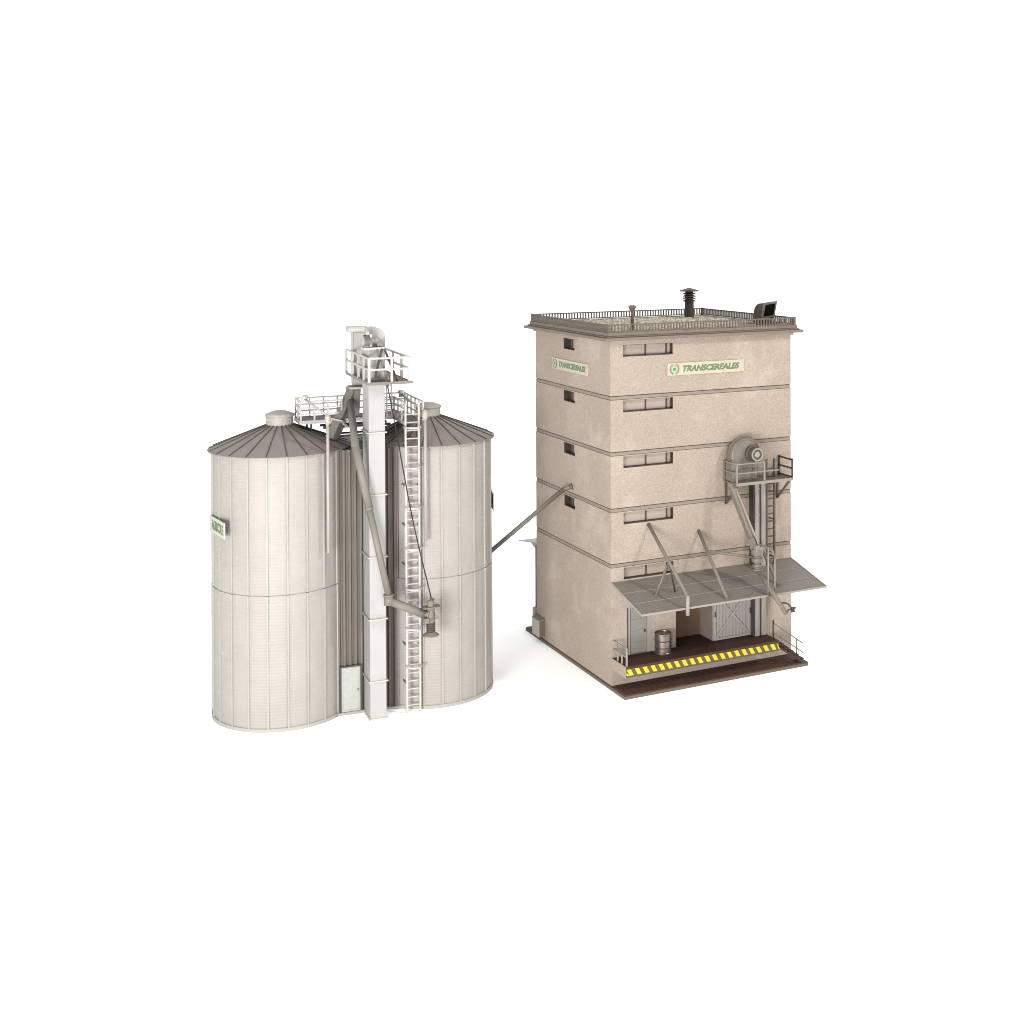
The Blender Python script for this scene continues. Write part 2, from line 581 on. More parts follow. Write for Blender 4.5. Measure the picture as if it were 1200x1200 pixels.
# sliding door
x0, x1, z0, z1 = 6.82, 9.42, 1.87, 4.75
mb = MB().box(x0, x1, -0.07, -0.005, z0, z1)
k = x0 + 0.2
while k < x1 - 0.25:
    mb.box(k, k + 0.15, -0.105, -0.07, z0 + 0.14, z1 - 0.14)
    k += 0.235
sl = mb.build('sliding_door', 'greydoorl', store)
mb = MB()
mb.box(x0, x1, -0.15, -0.07, z0, z0 + 0.14).box(x0, x1, -0.15, -0.07, z1 - 0.14, z1)
mb.box(x0, x0 + 0.16, -0.15, -0.07, z0 + 0.14, z1 - 0.14).box(x1 - 0.16, x1, -0.15, -0.07, z0 + 0.14, z1 - 0.14)
mb.build('door_frame', 'greydoorl', sl, bevel=0.015)
mb = MB()
mb.bar((x0 + 0.1, -0.14, z0 + 0.1), (x1 - 0.1, -0.14, z1 - 0.1), 0.07, 0.11, up=(0, 0, 1))
mb.bar((x0 + 0.1, -0.135, z1 - 0.1), (x1 - 0.1, -0.135, z0 + 0.1), 0.065, 0.11, up=(0, 0, 1))
mb.build('cross_brace', 'greydoorl', sl)
MB().box(x0 + 0.03, x0 + 0.09, -0.2, -0.15, 3.3, 3.6).build('handle', 'frame', sl)
MB().box(x1 - 0.1, x1 - 0.04, -0.2, -0.15, 3.2, 3.55).build('handle', 'frame', sl)

# ------------------------------------------------------------------ loading dock and stairs
dock = thing('loading_dock', 'raised dark brown loading dock with yellow hazard stripes on its edge', 'loading dock', (5.2, -0.9, 1.22))
MB().box(0.03, 10.37, -1.80, -0.003, 1.72, 1.85).build('dock_floor', 'dock', dock, bevel=0.012)
MB().box(4.29, 6.77, -0.0, 1.485, 1.80, 1.853).build('recess_floor', 'dock', dock)
MB().box(0.05, 10.35, -1.765, -0.004, 1.22, 1.72).build('dock_body', 'fascia', dock)
MB().box(0.05, 10.35, -1.775, -1.765, 1.28, 1.70).build('stripe_band', 'stripe', dock)
mb = MB()
k = 0
xx = 0.07
while xx < 10.25:
    a, b = xx, min(xx + 0.26, 10.2)
    mb.prism([(a, -1.776, 1.69), (b, -1.776, 1.69), (min(b + 0.20, 10.34), -1.776, 1.33), (a + 0.20, -1.776, 1.33)], (0, -0.006, 0))
    xx += 0.508
mb.prism([(0.06, -1.776, 1.52), (0.065, -1.776, 1.33), (0.26, -1.776, 1.33)], (0, -0.006, 0))
mb.build('hazard_stripes', 'yellow', dock)
MB().box(0.0, 0.03, -1.80, -0.005, 1.21, 1.853).build('end_panel', 'wall', dock)

st = thing('dock_stairs', 'dark steps with thin handrail at the right end of the dock', 'stairs', (11.3, -1.45, TS))
mb = MB()
n = 5
for i in range(n):
    xa = 10.39 + i * 0.36
    zt = 1.57 - i * 0.27
    mb.box(xa, xa + 0.38, -1.72, -1.12, zt - 0.08, zt)
mb.build('treads', 'dock', st)
MB().bar((10.39, -1.07, 1.52), (12.25, -1.07, 0.30), 0.07, 0.22).build('stringer', 'band', st)
MB().bar((10.39, -1.75, 1.40), (12.1, -1.75, 0.30), 0.05, 0.12).build('stringer', 'dock', st)
MB().tube((10.43, -1.07, 1.72), (10.43, -1.07, 2.85), 0.05, n=8).build('post', 'darkbar', st)
MB().tube((12.14, -1.07, 0.236), (12.14, -1.07, 1.45), 0.04, n=8).build('post', 'strut', st)
mb = MB().bar((10.43, -1.07, 2.70), (12.55, -1.07, 1.17), 0.065)
mb.build('handrail', 'strut', st)
MB().bar((10.43, -1.07, 2.12), (12.60, -1.07, 0.58), 0.06).build('mid_rail', 'strut', st)

rl = thing('dock_railing', 'short low pale railing across the left end of the dock', 'railing', (0.1, -0.9, 1.85))
for yy in (-1.70, -1.12, -0.58):
    h = 1.03 if yy == -1.70 else 0.52
    MB().box(0.07, 0.15, yy - 0.04, yy + 0.04, 1.851, 1.85 + h).build('post', 'canopyrim', rl)
MB().bar((0.11, -1.70, 2.86), (0.11, -0.02, 2.86), 0.06).build('top_rail', 'canopyrim', rl)
MB().bar((0.11, -1.70, 2.36), (0.11, -0.02, 2.36), 0.06).build('mid_rail', 'canopyrim', rl)
for yy in (-0.58, -1.12):
    MB().bar((0.11, yy, 2.37), (0.11, yy, 2.85), 0.05).build('baluster', 'strut', rl)

DX, DY, DR = 3.08, -0.58, 0.50
br = thing('steel_drum', 'ribbed steel drum standing on the loading dock by the grey door', 'drum', (DX, DY, 1.85))
prof = [(DR - 0.02, 1.852), (DR, 1.87), (DR, 1.93), (DR - 0.015, 1.95), (DR - 0.015, 2.20), (DR + 0.02, 2.23), (DR - 0.015, 2.26), (DR - 0.015, 2.60),
        (DR + 0.02, 2.63), (DR - 0.015, 2.66), (DR - 0.015, 2.96), (DR, 2.98), (DR, 3.04), (DR - 0.03, 3.04)]
MB().lathe((DX, DY, 0), prof, 40, sharp=True).build('drum_body', 'steel', br)
MB().lathe((DX, DY, 0), [(DR - 0.03, 3.04), (DR - 0.035, 2.98), (0, 2.98)], 40).build('lid', 'steel', br)
MB().lathe((DX - 0.14, DY - 0.12, 0), [(0.07, 2.98), (0.07, 3.01), (0, 3.01)], 12).build('bung', 'steel', br)

# ------------------------------------------------------------------ canopy
def cz(y):
    return 6.212 + 0.2346 * y                        # y is negative in front of the wall
cn = thing('dock_canopy', 'sloping grey sheet canopy over the dock held by slanting struts', 'canopy', (6.2, -1.9, 5.8))
CY = -3.74
mb = MB()
mb.prism([(0.02, -0.01, cz(-0.01)), (0.02, CY, cz(CY)), (0.02, CY, cz(CY) - 0.07), (0.02, -0.01, cz(-0.01) - 0.07)], (12.38, 0, 0))
mb.build('canopy_sheet', 'canopy', cn)
mb = MB()
for t in (0.36, 0.68):
    y = CY * t
    mb.bar((0.04, y, cz(y) + 0.008), (12.38, y, cz(y) + 0.008), 0.06, 0.02)
mb.build('sheet_seams', 'canopyrim', cn)
mb = MB()
mb.bar((0.0, CY - 0.02, cz(CY) - 0.03), (12.42, CY - 0.02, cz(CY) - 0.03), 0.05, 0.11)
mb.bar((0.0, 0, cz(0) - 0.03), (0.0, CY - 0.0, cz(CY) - 0.03), 0.05, 0.11)
mb.bar((12.42, 0, cz(0) - 0.03), (12.42, CY - 0.0, cz(CY) - 0.03), 0.05, 0.11)
mb.build('rim', 'canopyrim', cn)
for (x, y, l, w) in ((1.9, -1.35, 0.28, 0.09), (1.75, -3.45, 0.35, 0.12), (5.3, -3.0, 0.3, 0.1), (6.9, -3.55, 0.95, 0.1), (3.1, -2.4, 0.25, 0.08)):
    MB().box(x, x + l, y - w / 2, y + w / 2, cz(y) - 0.02, cz(y) + 0.035).build('clip', 'strut', cn)
a0, a1 = Vector((2.44, 0, 9.34)), Vector((2.89, -3.8, 5.98))
s1 = MB().tube(a0, a1, 0.10, n=10).build('strut', 'strut', cn)
MB().tube(a1 + Vector((0, 0, 0.05)), (2.86, -3.84, 4.94), 0.11, n=10).build('strut_end', 'canopyrim', s1)
MB().tube((5.82, 0, 8.62), (5.65, -3.5, cz(-3.5) + 0.03), 0.095, n=10).box(5.5, 5.8, -3.62, -3.38, cz(-3.5), cz(-3.5) + 0.07).build('strut', 'strut', cn)
MB().tube((9.78, -0.6, 7.42), (9.56, -2.9, cz(-2.9) + 0.03), 0.095, n=10).box(9.42, 9.72, -3.02, -2.78, cz(-2.9), cz(-2.9) + 0.07).build('strut', 'strut', cn)
MB().tube((2.66, -2.0, 7.48), (1.85, -2.0, cz(-2) + 0.02), 0.075, n=8).lathe((1.85, -2.0, cz(-2)), [(0.13, 0), (0.13, 0.06), (0, 0.06)], 12).build('brace', 'strut', cn)
MB().tube((2.72, -2.0, 7.45), (3.1, -2.0, cz(-2) + 0.02), 0.05, n=8).build('brace', 'darkbar', cn)
MB().bar((0.7, -0.02, 5.95), (0.7, -1.2, 5.7), 0.1, 0.2).build('bracket', 'darkbar', cn)

# ------------------------------------------------------------------ roof things
rr = thing('roof_railing', 'low brown railing of close balusters round the flat gravel roof', 'railing', (W / 2, D / 2, 20.62))
o_ = 0.16
cs = [(-o_, -o_), (W + o_, -o_), (W + o_, D + o_), (-o_, D + o_)]
for i in range(4):
    p, q = Vector((*cs[i], 0)), Vector((*cs[(i + 1) % 4], 0))
    L_ = (q - p).length
    d = (q - p) / L_
    p2, q2 = p + d * 0.05, q - d * 0.05
    mb = MB()
    mb.bar(p2 + Vector((0, 0, 21.06)), q2 + Vector((0, 0, 21.06)), 0.10, 0.07)
    mb.bar(p2 + Vector((0, 0, 20.68)), q2 + Vector((0, 0, 20.68)), 0.10, 0.06)
    nn = int(L_ / 0.2)
    for k in range(1, nn):
        c = p + d * (L_ * k / nn)
        mb.bar(c + Vector((0, 0, 20.69)), c + Vector((0, 0, 21.05)), 0.07, 0.07)
    mb.build('railing_panel', 'rail', rr)
for c in cs:
    MB().box(c[0] - 0.07, c[0] + 0.07, c[1] - 0.07, c[1] + 0.07, 20.62, 21.12).build('post', 'rail', rr)

ch = thing('louvred_chimney', 'dark brown chimney with louvre rings and flat cap on the roof', 'chimney', (10.75, 9.5, 20.55))
MB().lathe((10.75, 9.5, 0), [(0.33, 20.5), (0.31, 21.66), (0.27, 21.66), (0.27, 22.38), (0, 22.38)], 20).build('stack', 'vent', ch)
mb = MB()
for k in range(4):
    z = 21.68 + k * 0.16
    mb.lathe((10.75, 9.5, 0), [(0.26, z), (0.46, z), (0.44, z + 0.05), (0.26, z + 0.12)], 20)
mb.build('louvre_rings', 'vent', ch)
MB().lathe((10.75, 9.5, 0), [(0.0, 22.36), (0.66, 22.36), (0.66, 22.42), (0.1, 22.58), (0, 22.58)], 20).build('cap', 'vent', ch)

vp = thing('vent_pipe', 'thin brown pipe with flared top by the front roof railing', 'pipe', (2.22, 1.5, 20.55))
MB().tube((2.22, 1.5, 20.55), (2.22, 1.5, 21.88), 0.10, n=12).build('pipe', 'rail', vp)
MB().lathe((2.22, 1.5, 0), [(0.12, 21.72), (0.22, 21.92), (0.24, 22.02), (0.10, 22.06), (0, 22.06)], 16).build('cowl', 'rail', vp)
MB().lathe((2.22, 1.5, 0), [(0.18, 20.6), (0.16, 20.78), (0, 20.78)], 16).build('collar', 'rail', vp)

hd = thing('vent_hood', 'dark hooded vent with square black mouth at right roof corner', 'vent', (11.55, 1.6, 20.55))
hx0, hx1, hy0, hy1 = 11.08, 12.05, 1.1, 2.1
pf = [(hx0, hy0 + 0.12, 21.0), (hx0, hy0, 21.98)]
for k in range(9):
    t = k / 8 * math.pi / 2
    pf.append((hx0, hy1 - 0.55 + 0.55 * math.sin(t), 21.43 + 0.52 * math.cos(t)))
pf += [(hx0, hy1, 20.62), (hx0, hy0 + 0.30, 20.62)]
ho = MB().prism(pf, (hx1 - hx0, 0, 0)).build('hood', 'vent', hd, bevel=0.02)
fr = MB().prism([(hx0 - 0.02, hy0 - 0.002, 22.0), (hx1 + 0.02, hy0 - 0.002, 22.0), (hx1 + 0.02, hy0 + 0.118, 21.02), (hx0 - 0.02, hy0 + 0.118, 21.02)], (0, -0.05, 0)).build('mouth_frame', 'rail', hd)
mo_ = MB().prism([(hx0 + 0.16, hy0 - 0.035, 21.86), (hx1 - 0.1, hy0 - 0.035, 21.86), (hx1 - 0.1, hy0 + 0.055, 21.14), (hx0 + 0.16, hy0 + 0.055, 21.14)], (0, -0.025, 0)).build('mouth', 'black', fr)
SHEAR = Matrix(((1, 0, 0.13, -0.06), (0, 1, 0, 0), (0.11, 0, 1, 0), (0, 0, 0, 1)))
for q in (ho, fr, mo_):
    q.data.transform(SHEAR)
MB().box(hx0 - 0.25, hx1 + 0.25, hy0 - 0.1, hy1 + 0.2, 20.56, 20.70).build('curb', 'vent', hd)

# ------------------------------------------------------------------ signs on the store
def store_sign(label, o, X, N, w, h, cat='sign'):
    o, X, N = Vector(o), Vector(X), Vector(N)
    Z = Vector((0, 0, 1))
    t = thing('name_sign', label, cat, o + X * w / 2, group='lettered name signs on the grain store')
    mb = MB()
    mb.prism([o + N * 0.004, o + X * w + N * 0.004, o + X * w + Z * h + N * 0.004, o + Z * h + N * 0.004], N * 0.05)
    mb.build('board', 'signface', t, bevel=0.01)
    s = N * 0.055
    # laurel emblem: pale disc between two green leaf arcs
    c = o + X * (h * 0.62) + Z * h * 0.5 + s
    mb = MB()
    ring = [c + X * (0.20 * math.cos(a)) + Z * (0.24 * math.sin(a)) for a in [2 * math.pi * k / 20 for k in range(20)]]
    mb.prism(ring, N * 0.012)
    em = mb.build('emblem', 'lightgreen', t)
    mb = MB()
    for sg in (-1, 1):
        for k in range(7):
            a = R(-62 + k * 20)
            q = c + X * (sg * 0.29 * math.cos(a)) + Z * (0.29 * math.sin(a)) + N * 0.012
            tdir = (X * (-sg * math.sin(a)) + Z * math.cos(a))
            rdir = (X * (sg * math.cos(a)) + Z * math.sin(a))
            mb.prism([q - tdir * 0.08, q + rdir * 0.035, q + tdir * 0.08, q - rdir * 0.035], N * 0.01)
    mb.tube(c + N * 0.012, c + N * 0.02, 0.09, n=12)
    mb.build('laurel', 'green', em)
    place_text('TRANSCEREALES', o + X * (w * 0.195) + Z * (h * 0.26) + N * 0.058, X, Z, N, 'dgreen', t, shear=0.30, offset=0.045, extrude=0.003, fit=(w * 0.745, h * 0.50))
    place_text('TRANSCEREALES', o + X * (w * 0.199) + Z * (h * 0.285) + N * 0.064, X, Z, N, 'green', t, shear=0.30, offset=0.018, extrude=0.003, fit=(w * 0.735, h * 0.45))
    return t
store_sign('large cream sign with green lettering on the front wall below the roof', (3.74, 0, 17.93), (1, 0, 0), (0, -1, 0), 5.29, 0.74)
store_sign('cream sign with green lettering on the left side wall, seen at a slant', (0, 8.09, 17.83), (0, -1, 0), (-1, 0, 0), 5.21, 0.70)

# ------------------------------------------------------------------ fan, service platform, ladder, conveyor legs
PZ = 11.45
pl = thing('service_platform', 'small railed grey platform on brackets high on the front wall', 'platform', (9.6, 0, PZ))
px0, px1, py = 7.57, 11.58, -1.5
MB().box(px0, px1, py, -0.005, PZ - 0.08, PZ).build('platform_deck', 'fan', pl)
MB().box(px0 - 0.02, px1 + 0.02, py - 0.05, py, PZ - 0.13, PZ + 0.04).build('edge_beam', 'spout', pl)
def rails(pl_, pts, z, hs, m, w=0.06, name='rail'):
    mb = MB()
    for h in hs:
        for a, b in zip(pts, pts[1:]):
            mb.bar((a[0], a[1], z + h), (b[0], b[1], z + h), w)
    return mb.build(name, m, pl_)
rails(pl, [(px0 + 0.03, -0.05), (px0 + 0.03, py + 0.02), (9.55, py + 0.02)], PZ, (1.15,), 'spout', name='top_rail')
rails(pl, [(px0 + 0.03, -0.05), (px0 + 0.03, py + 0.02), (10.6, py + 0.02)], PZ, (0.60,), 'spout', name='mid_rail')
rails(pl, [(px1 - 0.03, -0.05), (px1 - 0.03, py + 0.02)], PZ, (1.12, 0.60, 0.08), 'darkbar', w=0.09, name='end_rail')  # backlit darkness of the end rail is put into its colour
for (x, y, m_) in ((px0 + 0.03, -0.08, 'strut'), (px0 + 0.03, py + 0.02, 'spout'), (9.55, py + 0.02, 'spout'), (px1 - 0.03, py + 0.02, 'darkbar'), (px1 - 0.03, -0.08, 'darkbar')):  # right end posts coloured dark for the same backlit shade
    MB().box(x - 0.045, x + 0.045, y - 0.045, y + 0.045, PZ + 0.001, PZ + 1.2).build('post', m_, pl)
for x in (px0 + 0.15, px1 - 0.15):
    mb = MB().bar((x, -0.06, PZ - 0.1), (x, -0.06, PZ - 1.45), 0.1)
    mb.bar((x, -0.06, PZ - 1.40), (x, py + 0.1, PZ - 0.12), 0.1, 0.1)
    mb.build('bracket', 'ladder', pl)

fn = thing('dust_fan', 'round grey blower with stubby motor standing on the wall platform', 'fan', (8.75, -0.6, PZ))
fc = Vector((8.72, 0, 12.97))
MB().lathe((fc.x, 0, fc.z), [(0.0, -0.10), (0.92, -0.10), (1.02, -0.16), (1.06, -0.28), (1.06, -0.66), (1.02, -0.78), (0.95, -0.84), (0.90, -0.80), (0.55, -0.86), (0, -0.86)], 48, axis='y').build('fan_casing', 'fan', fn)
mb = MB().lathe((fc.x, 0, fc.z), [(1.06, -0.44), (1.12, -0.45), (1.12, -0.52), (1.06, -0.53)], 48, axis='y')
mb.build('casing_flange', 'fan', fn)
MB().box(fc.x - 1.06, fc.x + 0.75, -0.84, -0.12, PZ + 0.001, fc.z - 0.25).build('outlet_box', 'fan', fn, bevel=0.03)
mb = MB().box(fc.x - 1.10, fc.x + 0.82, -0.90, -0.84, PZ + 0.001, PZ + 0.14).box(fc.x + 0.38, fc.x + 0.46, -0.90, -0.85, PZ + 0.14, PZ + 1.25).box(fc.x - 1.0, fc.x + 0.72, -0.90, -0.85, PZ + 0.62, PZ + 0.70)
mb.build('stiffener', 'strut', fn)
mt = MB().lathe((9.06, 0, 13.08), [(0.50, -0.84), (0.50, -1.02), (0.42, -1.06), (0.42, -1.36), (0.40, -1.42), (0.30, -1.46), (0, -1.46)], 28, axis='y').build('motor', 'ladder', fn)
mb = MB().lathe((9.06, 0, 13.08), [(0.39, -1.44), (0.39, -1.49), (0.31, -1.49), (0.31, -1.46)], 28, axis='y')
mb.lathe((9.06, 0, 13.08), [(0.18, -1.46), (0.16, -1.49), (0.05, -1.50), (0, -1.50)], 16, axis='y')
mb.build('motor_cover', 'canopyrim', mt)

for i, (xa, xb) in enumerate(((9.50, 9.80), (9.95, 10.25))):
    lab = ('light grey square conveyor leg up the front wall beside the spout', 'light grey square conveyor leg up the front wall next to the dark ladder')[i]
    lg = thing('conveyor_leg', lab, 'duct', (xa + 0.15, -0.4, 1.86), group='pair of square conveyor legs on the front wall')
    MB().box(xa, xb, -0.55, -0.22, 1.862, PZ - 0.14).build('casing', 'tube', lg, bevel=0.015)
    MB().box(xa - 0.10, xa - 0.004, -0.50, -0.03, 1.862, PZ - 0.14).build('side_shade', 'darkbar', lg)  # dark strip paints in the shade of the leg's side and gap
    for z in (4.2, 7.6, 9.2, 10.8):
        MB().box(xa - 0.02, xb + 0.02, -0.57, -0.20, z, z + 0.05).build('joint_flange', 'tube', lg)
    for z in (2.6, 8.4):
        MB().box(xa + 0.005, xb + 0.03, -0.20, -0.004, z, z + 0.11).build('wall_bracket', 'ladder', lg)

ld = thing('wall_ladder', 'dark brown ladder on the front wall up to the service platform', 'ladder', (10.6, -0.5, 6.1))
for x in (10.33, 10.89):
    MB().box(x - 0.05, x + 0.05, -0.56, -0.46, 6.11, 12.55).build('stile', 'ladder', ld)
z = 6.45
while z < 12.4:
    MB().tube((10.33, -0.51, z), (10.89, -0.51, z), 0.042, n=6).build('rung', 'ladder', ld)
    z += 0.46
for z in (6.5, 8.8, 11.0):
    for x in (10.33, 10.89):
        MB().box(x - 0.03, x + 0.03, -0.46, -0.004, z, z + 0.06).build('wall_bracket', 'ladder', ld)

# ------------------------------------------------------------------ truck spout on the store
sp = thing('discharge_spout', 'taupe grain spout slanting from the platform over the canopy edge', 'spout', (7.5, -1.2, 4.5))
mb = MB().bar((7.45, -1.15, 11.30), (8.26, -2.62, 7.66), 0.40, 0.36, up=(0, -1, 0.3))
dt = mb.build('duct', 'strut', sp, bevel=0.02)
MB().bar((7.60, -1.46, 11.0), (8.37, -2.86, 7.72), 0.10, 0.12, up=(0, -1, 0.3)).build('duct_rib', 'spout', dt)
mb = MB().prism([(7.86, -2.36, 8.35), (8.02, -2.70, 8.5), (8.28, -2.9, 7.5), (8.22, -2.5, 7.2)], (-0.14, -0.05, 0))
mb.build('side_plate', 'strut', sp)
MB().lathe((8.27, -2.62, 0), [(0.36, 7.78), (0.36, 7.46), (0.24, 7.40), (0.24, 7.28), (0.33, 7.26), (0.33, 7.04), (0.2, 6.98), (0.2, 6.90), (0.28, 6.88), (0.28, 6.76), (0.18, 6.72), (0.18, 6.64), (0.25, 6.62), (0.25, 6.52), (0, 6.46)], 24).build('hopper', 'strut', sp)
MB().box(8.0, 8.5, -2.95, -2.35, 7.6, 8.05).build('hopper_box', 'spout', sp, bevel=0.03)
S_, T_ = Vector((8.27, -2.62, 6.6)), Vector((8.55, -5.2, 4.62))
MB().tube(S_, T_, 0.12, 0.14, n=14).build('spout_pipe', 'strut', sp)
mb = MB().poly([T_ + Vector((-0.06, 0.50, 0.42)), T_ + Vector((0.08, 0.34, 0.52)), T_ + Vector((0.26, 0.20, 0.46)), T_ + Vector((0.40, 0.05, 0.27)), T_ + Vector((0.62, -0.05, 0.24))], 0.05, 8)
mb.poly([T_ + Vector((0.05, 0.0, 0.03)), T_ + Vector((0.16, -0.02, 0.19)), T_ + Vector((0.32, 0.0, 0.22)), T_ + Vector((0.42, 0.03, 0.26))], 0.045, 8)
mb.tube(T_ + Vector((0.34, 0.02, 0.10)), T_ + Vector((0.52, -0.10, 0.13)), 0.11, n=10)
mb.build('pipe_handle', 'darkbar', sp)
mb = MB().tube((8.30, -3.75, 8.1), (8.30, -3.75, 5.42), 0.05, n=8)
mb.build('hanger_rod', 'spout', sp)
MB().tube((8.76, -3.75, 7.45), (8.76, -3.75, 5.42), 0.05, n=8).build('hanger_rod', 'spout', sp)
mb = MB().poly([(8.3, -2.75, 8.0), (8.35, -3.3, 8.05), (8.42, -3.75, 8.0), (8.60, -3.78, 7.85), (8.76, -3.75, 7.45)], 0.06, 8)
mb.build('boom', 'strut', sp)
MB().box(8.22, 8.84, -3.80, -3.70, 5.36, 5.46).box(8.24, 8.5, -3.95, -3.6, 5.25, 5.36).build('clamp', 'strut', sp)
MB().tube((5.77, -1.2, 7.62), (8.05, -2.55, 7.30), 0.085, n=10).build('stay_bar', 'strut', sp)

# ------------------------------------------------------------------ small things at the left and rear of the store
mx = thing('meter_box', 'small pale panelled box on the left wall foot at the rear', 'box', (-0.2, 10.1, 0.4))
MB().box(-0.42, -0.004, 9.55, 10.65, 0.42, 1.5).build('case', 'box', mx, bevel=0.03)
mb = MB().box(-0.38, -0.01, 9.53, 9.55, 0.44, 1.47)
mb.build('side_panel', 'boxdark', mx)
MB().prism([(-0.44, 9.53, 1.5), (-0.02, 9.53, 1.62), (-0.0, 9.53, 1.62), (-0.0, 9.53, 1.5)], (0, 1.14, 0)).build('lid', 'boxdark', mx)
mb = MB()
for (a, b) in ((9.72, 10.02), (10.14, 10.44)):
    for z in (0.62, 0.98):
        mb.box(-0.428, -0.422, a, b, z, z + 0.26)
mb.build('panel_pattern', 'signface', mx)
dp = thing('drain_pipe', 'thin grey-green drain pipe down the rear left corner', 'pipe', (-0.02, 10.95, 1.7))
MB().tube((0.03, 10.95, 6.0), (0.03, 10.95, 1.75), 0.07, n=8).build('pipe', 'chute', dp)
MB().box(-0.16, 0.2, 10.86, 11.2, 0.9, 1.95).build('trap', 'greydoorl', dp, bevel=0.04)
rc = thing('rear_canopy', 'thin pale sloping canopy sticking out behind the store', 'canopy', (6, 12.2, 6))
mb = MB().prism([(0.0, 10.845, 6.25), (0.0, 13.9, 5.72), (0.0, 13.9, 5.66), (0.0, 10.845, 6.17)], (9.0, 0, 0)).build('canopy_sheet', 'white', rc)
MB().prism([(0.12, 10.86, 6.15), (0.12, 12.1, 5.95), (0.12, 11.6, 5.78), (0.12, 10.86, 5.66)], (0.12, 0, 0)).build('bracket', 'white', rc)

tp = thing('transfer_pipe', 'long grey pipe running from the right silo up to the store side wall', 'pipe', (-0.5, 5.3, 10.8))
# lower end meets the back of the right silo
sa = R(24)
e1 = s2w((4.204 + 3.62 * math.cos(sa), 3.62 * math.sin(sa), 6.42))
e2 = Vector((-0.42, 5.5, 10.72))
MB().tube(e1, e2, 0.135, n=14).build('pipe', 'chute', tp)
MB().tube(e2 + (e1 - e2).normalized() * 0.04, Vector((-0.003, 5.28, 10.84)), 0.135, n=14).build('elbow', 'boxdark', tp)
MB().tube((-0.06, 5.31, 10.82), (-0.003, 5.28, 10.84), 0.2, n=16).build('wall_flange', 'boxdark', tp)

# ==================================================================== THE SILOS (own axes)
RS, RE, ZW, ZS, ZC = 3.63, 3.857, 14.515, 7.244, 15.78
def make_silo(cx, label):
    t = thing('grain_silo', label, 'silo', (cx, 0, 0), True, 'twin cream grain silos')
    c = (cx, 0, 0)
    MB().lathe(c, [(RS + 0.02, 0.1), (RS + 0.02, ZS - 0.03), (RS - 0.03, ZS - 0.025), (RS - 0.03, ZS + 0.015), (RS, ZS + 0.02), (RS, ZW + 0.03)], 132).build('wall', 'silo', t)
    mb = MB()
    for k in range(22):
        a = 2 * math.pi * (k + 0.5) / 22 - math.pi / 2 + R(-2 - 9)
        e = Vector((math.cos(a), math.sin(a), 0))
        s = Vector((-math.sin(a), math.cos(a), 0)) * 0.055
        for z0, z1, rr_ in ((0.1, ZS - 0.03, RS + 0.02), (ZS + 0.02, ZW + 0.02, RS)):
            o = Vector(c)
            p = [o + e * (rr_ - 0.03) - s, o + e * (rr_ + 0.065) - s * 0.8, o + e * (rr_ + 0.065) + s * 0.8, o + e * (rr_ - 0.03) + s]
            mb.prism([q + Vector((0, 0, z0)) for q in p], (0, 0, z1 - z0))
    mb.build('wall_ribs', 'silo_plain', t)
    MB().lathe(c, [(RS + 0.10, 0.0), (RS + 0.10, 0.16), (RS + 0.07, 0.19), (RS - 0.05, 0.19)], 132).build('base_ring', 'silo_plain', t)
    # roof
    rf = MB().lathe(c, [(RS - 0.2, ZW + 0.02), (RE, ZW + 0.02), (RE, ZW + 0.065), (0.6, ZC + 0.06)], 132).build('roof', 'cone', t)
    mb = MB()
    for k in range(22):
        a = 2 * math.pi * k / 22 - math.pi / 2 + R(-2 - 9 + 8.2)
        e = Vector((math.cos(a), math.sin(a), 0))
        p = Vector(c) + e * (RE - 0.05) + Vector((0, 0, ZW + 0.105))
        q = Vector(c) + e * 0.66 + Vector((0, 0, ZC + 0.06))
        mb.bar(p, q, 0.035, 0.045)
    mb.build('roof_seams', 'seam', rf)
    cp = MB().lathe(c, [(0.74, ZC - 0.1), (0.74, ZC + 0.50), (0.0, ZC + 0.50)], 40).build('vent_cap', 'silo_plain', t)
    MB().lathe(c, [(0.0, ZC + 0.48), (0.80, ZC + 0.48), (0.80, ZC + 0.58), (0.62, ZC + 0.66), (0.35, ZC + 0.76), (0.18, ZC + 0.79), (0, ZC + 0.80)], 40, sharp=False).build('lid', 'silo_plain', cp)
    return t
CX = 4.204
make_silo(-CX, 'cream ribbed silo with grey cone roof and green lettered sign at its edge')
make_silo(CX, 'cream ribbed silo with grey cone roof behind the caged ladder')

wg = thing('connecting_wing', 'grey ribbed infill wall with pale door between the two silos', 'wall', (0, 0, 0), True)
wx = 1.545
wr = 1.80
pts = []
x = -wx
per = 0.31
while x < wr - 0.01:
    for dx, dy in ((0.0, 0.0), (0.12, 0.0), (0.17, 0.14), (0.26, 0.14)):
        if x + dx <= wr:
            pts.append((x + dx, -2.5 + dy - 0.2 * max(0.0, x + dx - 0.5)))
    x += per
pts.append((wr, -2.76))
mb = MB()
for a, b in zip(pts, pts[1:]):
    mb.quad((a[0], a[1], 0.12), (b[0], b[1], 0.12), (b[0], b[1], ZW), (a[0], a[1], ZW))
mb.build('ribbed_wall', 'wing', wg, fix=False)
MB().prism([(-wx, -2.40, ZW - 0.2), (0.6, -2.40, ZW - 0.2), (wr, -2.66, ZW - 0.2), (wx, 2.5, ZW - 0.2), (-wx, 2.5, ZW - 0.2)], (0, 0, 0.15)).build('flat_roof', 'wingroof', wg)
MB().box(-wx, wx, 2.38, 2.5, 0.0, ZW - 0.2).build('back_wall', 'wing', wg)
MB().prism([(-wx - 0.05, -2.66, 0), (0.6, -2.66, 0), (wr + 0.05, -2.9, 0), (wr + 0.05, -2.36, 0), (-wx - 0.05, -2.36, 0)], (0, 0, 0.14)).build('base_sill', 'silo_plain', wg)
